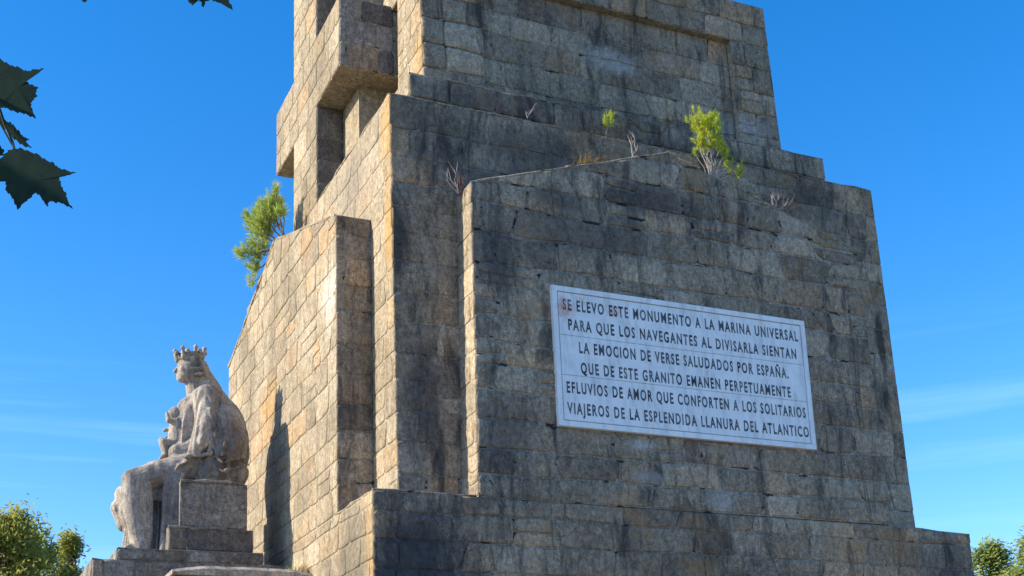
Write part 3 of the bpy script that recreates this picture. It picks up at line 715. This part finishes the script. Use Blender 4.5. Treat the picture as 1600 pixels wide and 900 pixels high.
# ------------------------------------------------------------------ marble plaque
def marble():
    m, t, b = nodes('plaque_marble', 0.55, 0.3)
    p = world_pos(t)
    c = mixc(t, ramp(t, noise_n(t, p, 2.0, 5, 0.6, 1.0), [(0.3, 0.0), (0.7, 1.0)]), (0.78, 0.79, 0.79), (0.90, 0.90, 0.89))
    c = mixc(t, ramp(t, noise_n(t, world_pos(t, (1, 1, 0.25)), 6.0, 5, 0.7), [(0.48, 0.0), (0.75, 0.6)]), c, (0.36, 0.37, 0.37))
    c = mixc(t, ramp(t, noise_n(t, p, 45.0, 2, 0.5), [(0.6, 0.0), (0.8, 0.5)]), c, (0.40, 0.40, 0.40))
    # red paint splashes near the first words
    for cen, rad in (((3.60, 0.02, 9.88), 0.24), ((4.55, 0.02, 9.95), 0.17), ((3.95, 0.02, 10.08), 0.12)):
        d = N(t, 'ShaderNodeVectorMath', operation='DISTANCE'); t.links.new(p, d.inputs[0]); d.inputs[1].default_value = cen
        f = math_n(t, 'ADD', d.outputs['Value'], math_n(t, 'MULTIPLY', noise_n(t, p, 9.0, 4, 0.7), 0.5))
        c = mixc(t, ramp(t, f, [(rad * 0.6 + .10, 0.8), (rad * 1.1 + .22, 0.0)]), c, (0.66, 0.20, 0.10))
    t.links.new(c, b.inputs['Base Color']); bump(t, b, noise_n(t, p, 30, 4, 0.6), 0.15, 0.01)
    return m
M['marble'] = marble()
M['letter'] = simple('worn_black_letters', (0.03, 0.034, 0.04), (0.17, 0.185, 0.20), 4.5, 0.8)
M['groove'] = simple('plaque_groove', (0.36, 0.37, 0.38), (0.56, 0.57, 0.58), 3.0, 0.8)
def yq(z): return 0.029 * (z - ZB)
plq = empty('plaque', (6.1, yq(7.7) - 0.04, 7.7), 'white marble plaque with a six line Spanish inscription on the gabled wall', 'plaque')
PX0, PX1, PZ0, PZ1 = 3.35, 8.79, 7.70, 10.29
def pslab(name, x0, x1, z0, z1, d0, d1, mat):
    mb = MB()
    mb.add([(x0, yq(z0) - d1, z0), (x1, yq(z0) - d1, z0), (x1, yq(z1) - d1, z1), (x0, yq(z1) - d1, z1),
            (x0, yq(z0) - d0, z0), (x1, yq(z0) - d0, z0), (x1, yq(z1) - d0, z1), (x0, yq(z1) - d0, z1)],
           [(0, 1, 2, 3), (4, 7, 6, 5), (0, 4, 5, 1), (1, 5, 6, 2), (2, 6, 7, 3), (3, 7, 4, 0)])
    return fix(mb.build(name, mat, plq, plq.location))
pslab('backing', PX0 + .03, PX1 - .03, PZ0 + .03, PZ1 - .03, -0.02, 0.068, M['groove'])
fr = 0.095
for a in ((PX0, PX1, PZ1 - fr, PZ1), (PX0, PX1, PZ0, PZ0 + fr), (PX0, PX0 + fr, PZ0 + fr + .002, PZ1 - fr - .002), (PX1 - fr, PX1, PZ0 + fr + .002, PZ1 - fr - .002)):
    pslab('frame_strip', *a, 0.0, 0.096, M['marble'])
g = 0.022; rows_ = [PZ0 + fr + g, 8.64, 9.38, PZ1 - fr - g]; cols_ = [PX0 + fr + g, 5.98, PX1 - fr - g]
for i in range(3):
    for j in range(2):
        pslab('marble_slab', cols_[j] + (0.003 if j else 0), cols_[j + 1] - (0 if j else 0.003), rows_[i] + (.005 if i else 0), rows_[i + 1] - (.005 if i < 2 else 0), 0.05, 0.085, M['marble'])
LINES = [('SE ELEVO ESTE MONUMENTO A LA MARINA UNIVERSAL', 3.55, 8.66, 9.96), ('PARA QUE LOS NAVEGANTES AL DIVISARLA SIENTAN', 3.64, 8.58, 9.59),
         ('LA EMOCION DE VERSE SALUDADOS POR ESPAÑA.', 3.83, 8.35, 9.18), ('QUE DE ESTE GRANITO EMANEN PERPETUAMENTE', 3.84, 8.36, 8.80),
         ('EFLUVIOS DE AMOR QUE CONFORTEN A LOS SOLITARIOS', 3.54, 8.67, 8.42), ('VIAJEROS DE LA ESPLENDIDA LLANURA DEL ATLANTICO', 3.53, 8.70, 8.04)]
for txt, x0, x1, zc in LINES:
    cu = bpy.data.curves.new('lettering', 'FONT'); cu.body = txt; cu.size = 1.0; cu.extrude = 0.01; cu.space_character = 1.32; cu.space_word = 1.05; cu.resolution_u = 3; cu.offset = 0.03
    o = bpy.data.objects.new('lettering', cu); S.collection.objects.link(o)
    dg = bpy.context.evaluated_depsgraph_get(); dg.update()
    me = bpy.data.meshes.new_from_object(o.evaluated_get(dg))
    bpy.data.objects.remove(o); bpy.data.curves.remove(cu)
    xs = [v.co.x for v in me.vertices]
    a, b = min(xs), max(xs); sx = (x1 - x0) / (b - a); hgt = 0.208; sy = hgt / 0.73
    for v in me.vertices:
        X = x0 + (v.co.x - a) * sx * 0.99; Z = zc - hgt / 2 + v.co.y * sy
        v.co = Vector((X, yq(Z) - 0.0855 - max(0, v.co.z) * 0.15, Z)) - plq.location
    me.name = 'lettering'
    bm = bmesh.new(); bm.from_mesh(me)
    bmesh.ops.recalc_face_normals(bm, faces=bm.faces); bm.to_mesh(me); bm.free()
    lo = link(me, 'lettering', M['letter']); lo.parent = plq; lo.location = (0, 0, 0)
# lime run-off streaks below the plaque
# ------------------------------------------------------------------ emit the stones
STONES.sort(key=lambda s: -s[0])
count = {}
rest = {}
def add_tone(me, vals):
    at = me.attributes.new('tone', 'FLOAT', 'FACE'); at.data.foreach_set('value', vals)
def root_of(o):
    while o.parent is not None: o = o.parent
    return o
for ar, vs, fs, tone, mat, par in STONES:
    rt = root_of(par); k = rt.name
    if count.get(k, 0) < 300 and ar > 40:
        count[k] = count.get(k, 0) + 1
        c = sum(vs, Vector((0, 0, 0))) / len(vs)
        me = mesh('stone', [v - c for v in vs], fs)
        add_tone(me, [tone] * len(fs))
        link(me, 'stone', mat, par, c, True)
    else:
        rest.setdefault(k, []).append((vs, fs, tone, mat, rt))
for k, lst in rest.items():
    V_, F_, T_, MI = [], [], [], []
    mats = []
    for vs, fs, tone, mat, rt in lst:
        b0 = len(V_); V_ += vs; F_ += [tuple(i + b0 for i in f) for f in fs]; T_ += [tone] * len(fs)
        if mat not in mats: mats.append(mat)
        MI += [mats.index(mat)] * len(fs)
    rt = lst[0][4]
    me = mesh('stonework', [v - rt.location for v in V_], F_)
    for m_ in mats: me.materials.append(m_)
    add_tone(me, T_); me.polygons.foreach_set('material_index', MI); me.polygons.foreach_set('use_smooth', [True] * len(F_))
    o = bpy.data.objects.new('stonework', me); S.collection.objects.link(o); o.parent = rt; o['kind'] = 'stuff'
print('stones', len(STONES), count)

# ------------------------------------------------------------------ shrubs, twigs and grass growing on the monument
def needles(mb, c, axis, rng, n, ln, wd, spread=0.9):
    axis = Vector(axis).normalized()
    for i in range(n):
        d = (axis + Vector((rng.gauss(0, 1), rng.gauss(0, 1), rng.gauss(0, 1))) * spread * 0.6).normalized()
        b = Vector(c) + axis * rng.uniform(-0.6, 0.6) * ln
        s = d.cross(Vector((rng.gauss(0, 1), rng.gauss(0, 1), rng.gauss(0, 1)))).normalized() * wd
        e = b + d * ln * rng.uniform(0.7, 1.15)
        k = len(mb.v); mb.v += [b - s, b + s, e]; mb.f.append((k, k + 1, k + 2))
def bend(a, b, rng, k=4, amt=0.05):
    a, b = Vector(a), Vector(b); L_ = (b - a).length
    return [a.lerp(b, i / k) + Vector((rng.uniform(-1, 1), rng.uniform(-1, 1), rng.uniform(-.5, 1))) * amt * L_ * (0 if i in (0, k) else 1) for i in range(k + 1)]
def shrub(name, label, base, tufts, mat, seed, bmat='bark', r0=0.022, nl=0.13, nw=0.0045, group=None, dens=1.0, cat='shrub', per=26, updir=0.7):
    rng = random.Random(seed); base = Vector(base)
    e = empty(name, base, label, cat, group)
    st_ = MB(); fo = MB()
    for (c, rad, n) in tufts:
        c = Vector(c)
        st_.tube(bend(base, c, rng), [r0, r0 * .8, r0 * .6, r0 * .45, r0 * .3], 5)
        for i in range(int(n * dens)):
            while True:
                q = Vector((rng.uniform(-1, 1), rng.uniform(-1, 1), rng.uniform(-1, 1)))
                if q.length < 1: break
            p = c + q * rad
            out = (q * 0.7 + Vector((0, 0, updir)) + (c - base).normalized() * .4)
            st_.tube([c + q * rad * 0.1 - out * 0.02, p + out.normalized() * nl * .3], [r0 * .2, r0 * .1], 3, False)
            needles(fo, p, out, rng, per, nl, nw)
    if st_.v: st_.build('stem', M[bmat], e, e.location)
    if fo.v: fo.build('foliage', M[mat], e, e.location)
    return e
# bright shrub on the right slope of the gable
Pm = lambda px, py, Y: None
b0 = Vector((7.05, 0.30, 13.02))
sc_ = 1 / 78.0
def off(dx, dy, dd=0.0): return b0 + Vector((dx * sc_ * .98, dd - dx * sc_ * .0, -dy * sc_ * 1.0)) 
tu = [(off(-17, -98), .21, 26), (off(12, -101, .1), .21, 24), (off(-4, -82, -.05), .25, 32), (off(16, -66, .05), .2, 20), (off(-6, -58, .05), .12, 8), (off(-16, -62, 0), .12, 10), (off(24, -44, -.08), .09, 6), (off(37, -32, -.02), .10, 6), (off(49, -19, -.05), .09, 5), (off(54, -34, 0), .05, 2), (off(26, -70, .1), .10, 7), (off(-26, -42, 0), .03, 2)]
sh = shrub('pine_shrub', 'bright green little pine with pale bare stems on the right slope of the gabled wall', b0, tu, 'needles_bright', 3, 'twig_pale', 0.013, 0.105, 0.007, per=30, dens=1.2)
rng = random.Random(8); mb = MB()
for i in range(16):
    a = rng.uniform(-0.35, 1.25)
    e_ = b0 + Vector((math.sin(a) * rng.uniform(.3, .6), rng.uniform(-.12, .12), math.cos(a) * rng.uniform(.35, .8)))
    p = bend(b0 + Vector((rng.uniform(-.05, .1), 0, 0)), e_, rng, 4, .08); mb.tube(p, [.012, .01, .008, .006, .003], 4)
mb.build('bare_stems', M['twig_pale'], sh, sh.location)
# tuft on the ledge
shrub('pine_tuft', 'small round yellow green pine tuft on the upper ledge left of the larger shrub', (5.36, 1.35, 14.14), [((5.35, 1.25, 14.42), .10, 14), ((5.39, 1.22, 14.56), .08, 9)], 'needles_bright', 4, 'twig_pale', 0.01, 0.09, 0.005, per=24)
# pine on the far slope of the side wall
bb = Vector((0.35, 6.7, 13.2))
tw = [((.0, 7.15, 14.15), .36, 56), ((-.10, 7.4, 13.85), .32, 40), ((.07, 6.95, 14.38), .24, 24), ((-.22, 7.5, 14.1), .22, 20), ((-.08, 7.6, 13.5), .2, 18), ((-.12, 7.8, 13.15), .16, 13), ((-.38, 7.65, 13.45), .17, 12), ((-.15, 7.95, 12.85), .08, 3), ((.16, 6.5, 14.0), .1, 6), ((.12, 6.8, 14.6), .08, 4)]
shrub('pine_shrub', 'green bushy pine growing out of the top of the side wall left of the cross', bb, tw, 'needles', 5, 'bark', 0.03, 0.16, 0.0075, per=30, dens=1.5)
# bare twigs, reddish stems, dry grass
def twigs(name, label, base, ends, mat, seed, r=0.009, sub=2, cat='twigs'):
    rng = random.Random(seed); e = empty(name, base, label, cat); mb = MB()
    for en in ends:
        p = bend(base, Vector(base) + Vector(en), rng, 4, .08); mb.tube(p, [r, r * .8, r * .65, r * .5, r * .3], 4)
        for k in range(sub):
            q = p[rng.choice((1, 2, 3))]; d = Vector(en) * rng.uniform(.25, .5) + Vector((rng.uniform(-1, 1), rng.uniform(-.5, .5), rng.uniform(-.3, 1))) * .12
            mb.tube([q, q + d], [r * .5, r * .2], 3, False)
    mb.build('stem', M[mat], e, e.location); return e
twigs('dry_twig', 'tall bare forked twig standing on the gable peak left of the bright shrub', (5.36, .35, 13.15), [(.0, 0, .62), (-.06, 0, .45), (.06, 0, .5)], 'twig_pale', 11, .012)
twigs('dry_twig', 'thin dry twig on the ledge above the left end of the gable', (3.35, .75, 13.86), [(.12, -.02, .22), (-.05, -.03, .12)], 'twig_pale', 12, .008)
twigs('dry_twig', 'pale twiggy sprig at the upper left corner of the gabled wall', (1.80, .45, 11.95), [(-.25, -.05, .35), (-.3, -.05, .2), (-.1, -.05, .42)], 'twig_pale', 13, .009, 3)
twigs('red_stem_weed', 'dark red stemmed weed behind the upper left corner of the gabled wall', (1.86, .55, 11.95), [(-.05, -.1, .42), (.08, -.1, .3), (-.12, -.1, .25), (.02, -.1, .36)], 'twig_red', 14, .011, 4, 'weed')
twigs('red_stem_weed', 'reddish and grey dry weed on the right slope of the gable', (8.75, .35, 12.62), [(.2, -.1, .35), (.42, -.1, .28), (-.2, -.1, .22), (.0, -.1, .42), (.3, -.1, .18)], 'twig_red', 15, .009, 4, 'weed')
twigs('dry_twig', 'grey dead sprig beside the reddish weed on the right slope of the gable', (8.5, .3, 12.66), [(-.1, -.06, .3), (.1, -.06, .36), (.3, -.06, .15)], 'twig_pale', 16, .01, 4)
def tuft(name, label, base, n, h, spr, mat, seed, cat='grass tuft'):
    rng = random.Random(seed); base = Vector(base); e = empty(name, base, label, cat); mb = MB()
    for i in range(n):
        b = base + Vector((rng.gauss(0, spr), rng.gauss(0, spr * .4), 0)); d = Vector((rng.gauss(0, .45), rng.gauss(0, .3) - .1, 1)) * h * rng.uniform(.5, 1.1)
        s = Vector((0.006, 0.004, 0)); m_ = b + d * .55; t_ = b + d + Vector((d.x * .5, d.y * .5, -h * .15))
        k = len(mb.v); mb.v += [b - s, b + s, m_ + s * .7, m_ - s * .7, t_]; mb.f += [(k, k + 1, k + 2, k + 3), (k + 3, k + 2, k + 4)]
    mb.build('blades', M[mat], e, e.location); return e
tuft('grass_tuft', 'dry orange grass tuft on the left slope of the gable', (4.3, .28, 12.82), 70, .34, .12, 'dry_grass', 21)
tuft('grass_tuft', 'sparse dry grass under the small pine tuft on the ledge', (5.2, 1.2, 13.87), 50, .25, .2, 'dry_grass', 22)
tuft('grass_tuft', 'small green weed at the foot of the side wall by the statue shadow', (-.08, 4.9, 5.66), 60, .32, .09, 'needles', 23)
tuft('grass_tuft', 'fine grass blades at the end of the coping slab by the side wall', (-.1, 3.75, 5.60), 50, .22, .12, 'dry_grass', 24)

# ------------------------------------------------------------------ background trees
def crown_tree(name, label, base, h, rad, seed, mat, nclump, leaf, group, z0f=0.35, conical=0.0, per=150):
    rng = random.Random(seed); base = Vector(base)
    e = empty(name, base, label, 'tree', group)
    tr = MB(); top = base + Vector((0, 0, h * .9))
    tp = bend(base, top, rng, 6, .02); tr.tube(tp, [h * .022, h * .02, h * .017, h * .013, h * .01, h * .006, h * .002], 9)
    fo = MB()
    for i in range(nclump):
        zf = rng.uniform(z0f, 1.0); a = rng.uniform(0, 2 * PI)
        rr = rad * (1 - conical * (zf - z0f) / (1 - z0f)) * math.sin(min(1, (1.04 - zf) * 2.6) * PI / 2) ** .8
        rr *= rng.uniform(0.25, 1.0) ** .6
        c = base + Vector((math.cos(a) * rr, math.sin(a) * rr, zf * h))
        f = max(0.15, zf - .18); q = tp[min(6, int(f / .9 * 6))]
        tr.tube(bend(q, c, rng, 3, .06), [h * .006, h * .004, h * .003, h * .0012], 5, False)
        cr_ = rad * rng.uniform(.16, .30)
        for j in range(per):
            g_ = Vector((rng.gauss(0, .5), rng.gauss(0, .5), rng.gauss(0, .42))) * cr_
            p = c + g_; u = Vector((rng.gauss(0, 1), rng.gauss(0, 1), rng.gauss(0, 1))).normalized(); v = u.orthogonal().normalized()
            s = leaf * rng.uniform(.6, 1.3); k = len(fo.v)
            fo.v += [p - u * s, p + v * s * .4, p + u * s, p - v * s * .4]; fo.f.append((k, k + 1, k + 2, k + 3))
    tr.build('trunk', M['bark'], e, e.location); fo.build('crown', M[mat], e, e.location)
    return e
G1 = 'broadleaf trees beyond the statue'; G2 = 'pines beyond the right corner of the monument'
crown_tree('broadleaf_tree', 'yellow green leafy tree at the far left below the statue', (-4.3, 22.9, 0), 10.3, 2.4, 1, 'leaf_far', 130, .09, G1, .45, .35, 170)
crown_tree('broadleaf_tree', 'slim darker tree top right of the yellow green tree below the statue', (-2.3, 23.8, 0), 9.95, 1.3, 2, 'leaf_far', 90, .08, G1, .5, .85, 130)
crown_tree('broadleaf_tree', 'low leafy crown between the two taller trees below the statue', (-3.3, 26.0, 0), 10.55, 2.4, 3, 'leaf_far', 90, .09, G1, .45, .3, 150)
crown_tree('pine_tree', 'pale green pine crown at the right edge behind the monument base', (28.0, 12.6, 0), 9.35, 2.0, 4, 'leaf_far2', 130, .10, G2, .45, .2, 170)
crown_tree('pine_tree', 'second pine crown just right of the monument base corner', (28.0, 15.0, 0), 9.55, 1.7, 5, 'leaf_far2', 110, .10, G2, .45, .3, 150)

# ------------------------------------------------------------------ plane tree whose leaves hang into the upper left
ptree = empty('plane_tree', (-9.6, -15.6, 0), 'plane tree with dark lobed leaves hanging into the upper left corner', 'tree')
rng = random.Random(40)
mb = MB(); mb.tube([(-9.6, -15.6, 0), (-9.55, -15.6, 2), (-9.5, -15.65, 4), (-9.6, -15.5, 6.5)], [.24, .19, .16, .09], 12)
for en in ((-7.2, -16.0, 4.15), (-8.0, -14.2, 6.0), (-11.5, -16, 6.5), (-10, -17.5, 6.2)):
    mb.tube(bend((-9.5, -15.65, 3.3), en, rng, 4, .05), [.09, .07, .055, .04, .025], 8)
mb.build('trunk', M['bark'], ptree, ptree.location)
mb = MB()
O34 = CAM + Vector((0, 0, 0))
def vp(px, py, d): return CAM + (FW + AX * ((px - 800) / 2008) - AU * ((py - 831.5) / 2008)) * d
LEAF = [
 (3.40, (22, 232), [(22, 232), (33, 231), (45, 236), (60, 241), (72, 250), (84, 254), (90, 261), (104, 266), (119, 270), (108, 273), (100, 275), (93, 276), (95, 286), (98, 295), (104, 303), (105, 311), (114, 327), (103, 321), (95, 317), (86, 317), (78, 314), (74, 323), (70, 318), (66, 311), (56, 301), (47, 310), (40, 315), (27, 328), (22, 316), (18, 308), (11, 300), (8, 296), (9, 285), (4, 277), (-12, 279), (-26, 284), (-20, 268), (-28, 258), (-12, 255), (0, 248), (7, 240), (14, 234)]),
 (3.32, (-22, 150), [(-45, 125), (-30, 100), (-10, 84), (2, 93), (12, 99), (20, 103), (28, 104), (33, 107), (42, 111), (54, 108), (69, 107), (60, 113), (50, 118), (43, 121), (38, 121), (45, 131), (52, 133), (60, 137), (56, 144), (58, 151), (51, 157), (48, 166), (51, 173), (56, 186), (45, 181), (35, 177), (26, 176), (15, 172), (6, 168), (-4, 172), (-18, 180), (-34, 160)]),
 (3.45, (0, 184), [(-6, 176), (2, 182), (9, 189), (17, 191), (22, 196), (31, 206), (36, 214), (47, 219), (39, 221), (44, 226), (50, 232), (38, 229), (30, 224), (20, 216), (12, 207), (4, 199), (-3, 192)]),
 (3.60, (-8, 240), [(-30, 222), (-10, 222), (0, 226), (7, 236), (5, 243), (-6, 246), (-22, 246)]),
 (3.50, (325, -40), [(312, -45), (300, -30), (285, -28), (280, -18), (288, -10), (292, -3), (300, 9), (304, 0), (310, -2), (315, 4), (317, 13), (320, 2), (330, -1), (338, 3), (348, 4), (364, 16), (358, 2), (352, -8), (360, -22), (350, -30), (338, -45)]),
 (3.50, (135, -25), [(120, -30), (112, -18), (120, -8), (128, -3), (130, 4), (138, -1), (150, -8), (156, -20), (145, -32)]),
]
LL = ['largest dark lobed leaf lowest at the left edge', 'lobed leaf at the left edge, highest of its cluster', 'narrow leaf seen edge on between the two large leaves', 'leaf tip peeping from the left edge', 'leaf tips at the top edge', 'tiny leaf tip at the top edge']
def leaf_obj(outline3, c3, nrm, label=None):
    # blade with a slight cup, veins raised as a midrib fold, and real thickness
    n = len(outline3); th = 0.0006
    mid = [(p * .5 + c3 * .5) + nrm * 0.001 for i, p in enumerate(outline3)]
    top = list(outline3) + mid + [c3 + nrm * .002]
    vs = top + [v - nrm * th for v in top]; m_ = len(top); fs = []
    for i in range(n):
        j = (i + 1) % n
        fs += [(i, j, n + j, n + i), (n + i, n + j, 2 * n), (m_ + j, m_ + i, m_ + n + i, m_ + n + j), (m_ + n + j, m_ + n + i, m_ + 2 * n), (j, i, m_ + i, m_ + j)]
    me = mesh('leaf', [v - c3 for v in vs], fs)
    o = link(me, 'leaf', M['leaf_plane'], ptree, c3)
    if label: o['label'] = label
    return o
for (D, root, pts), lb in zip(LEAF, LL):
    cx = sum(p[0] for p in pts) / len(pts); cy = sum(p[1] for p in pts) / len(pts)
    sp = []                                  # serrated margin
    for i, (x, y) in enumerate(pts):
        x2, y2 = pts[(i + 1) % len(pts)]; dx, dy = x2 - x, y2 - y; L_ = math.hypot(dx, dy) or 1
        sp.append((x, y))
        if L_ > 7: sp.append((x + dx * .62 - dy / L_ * 1.4, y + dy * .62 + dx / L_ * 1.4)); sp.append((x + dx * .72 + dy / L_ * .8, y + dy * .72 - dx / L_ * .8))
    pts = sp
    P3 = [vp(x, y, D + (y - cy) * 0.0006 - (x - cx) * 0.0004) for x, y in pts]
    c3 = vp(cx, cy, D)
    leaf_obj(P3, c3, AB, lb)
    r3 = vp(root[0], root[1], D + .01)
    mb.tube([r3, r3.lerp(vp(-30, 150, 3.4), .5) + Vector((0, 0, .01)), vp(-30, 150, 3.4)] if root[0] < 100 else [r3, vp(root[0] - 20, -70, 3.5), vp(180, -110, 3.6)], [.0022, .0028, .0035], 5)
mb.tube([vp(24, 238, 3.4), vp(20, 222, 3.41), vp(8, 196, 3.42), vp(0, 172, 3.42), vp(-30, 150, 3.4), (-6.75, -16.1, 3.55), (-7.2, -16.0, 4.15)], [.0025, .003, .0035, .004, .005, .01, .02], 6)
mb.tube([vp(180, -110, 3.6), vp(20, -160, 3.6), (-7.2, -16.0, 4.15)], [.005, .009, .018], 6)
# the rest of that spray, outside the frame
tmpl = LEAF[0][2]
for i in range(46):
    t_ = rng.random(); c = Vector((-7.2, -16.0, 4.3)) + Vector((rng.uniform(-1.6, .35), rng.uniform(-1.0, 1.0), rng.uniform(-.1, 1.2)))
    if c.x > -6.9: c.z = max(c.z, 4.45)
    a = Vector((rng.gauss(0, 1), rng.gauss(0, 1), rng.gauss(0, .6))).normalized(); b_ = a.orthogonal().normalized(); n_ = a.cross(b_)
    s = rng.uniform(.0011, .0017)
    P3 = [c + a * (x - 50) * s + b_ * (y - 275) * s for x, y in tmpl]
    leaf_obj(P3, c, n_)
    mb.tube([c, c + Vector((rng.uniform(-.1, .1), rng.uniform(-.1, .1), .12)), Vector((-7.6, -15.95, 4.1)).lerp(c, .3)], [.002, .003, .006], 4)
mb.build('branch', M['stem_dark'], ptree, ptree.location)

# ------------------------------------------------------------------ ground
def ground(name, x0, y0, x1, y1, z, mat):
    me = mesh(name, [(x0, y0, z), (x1, y0, z), (x1, y1, z), (x0, y1, z)], [(0, 1, 2, 3)])
    o = link(me, name, mat); o['kind'] = 'structure'; return o
ground('ground', -1500, -1500, 1500, 1500, -0.004, M['ground'])
ground('path', -12, -22, 22, 22, 0.0, M['paving'])
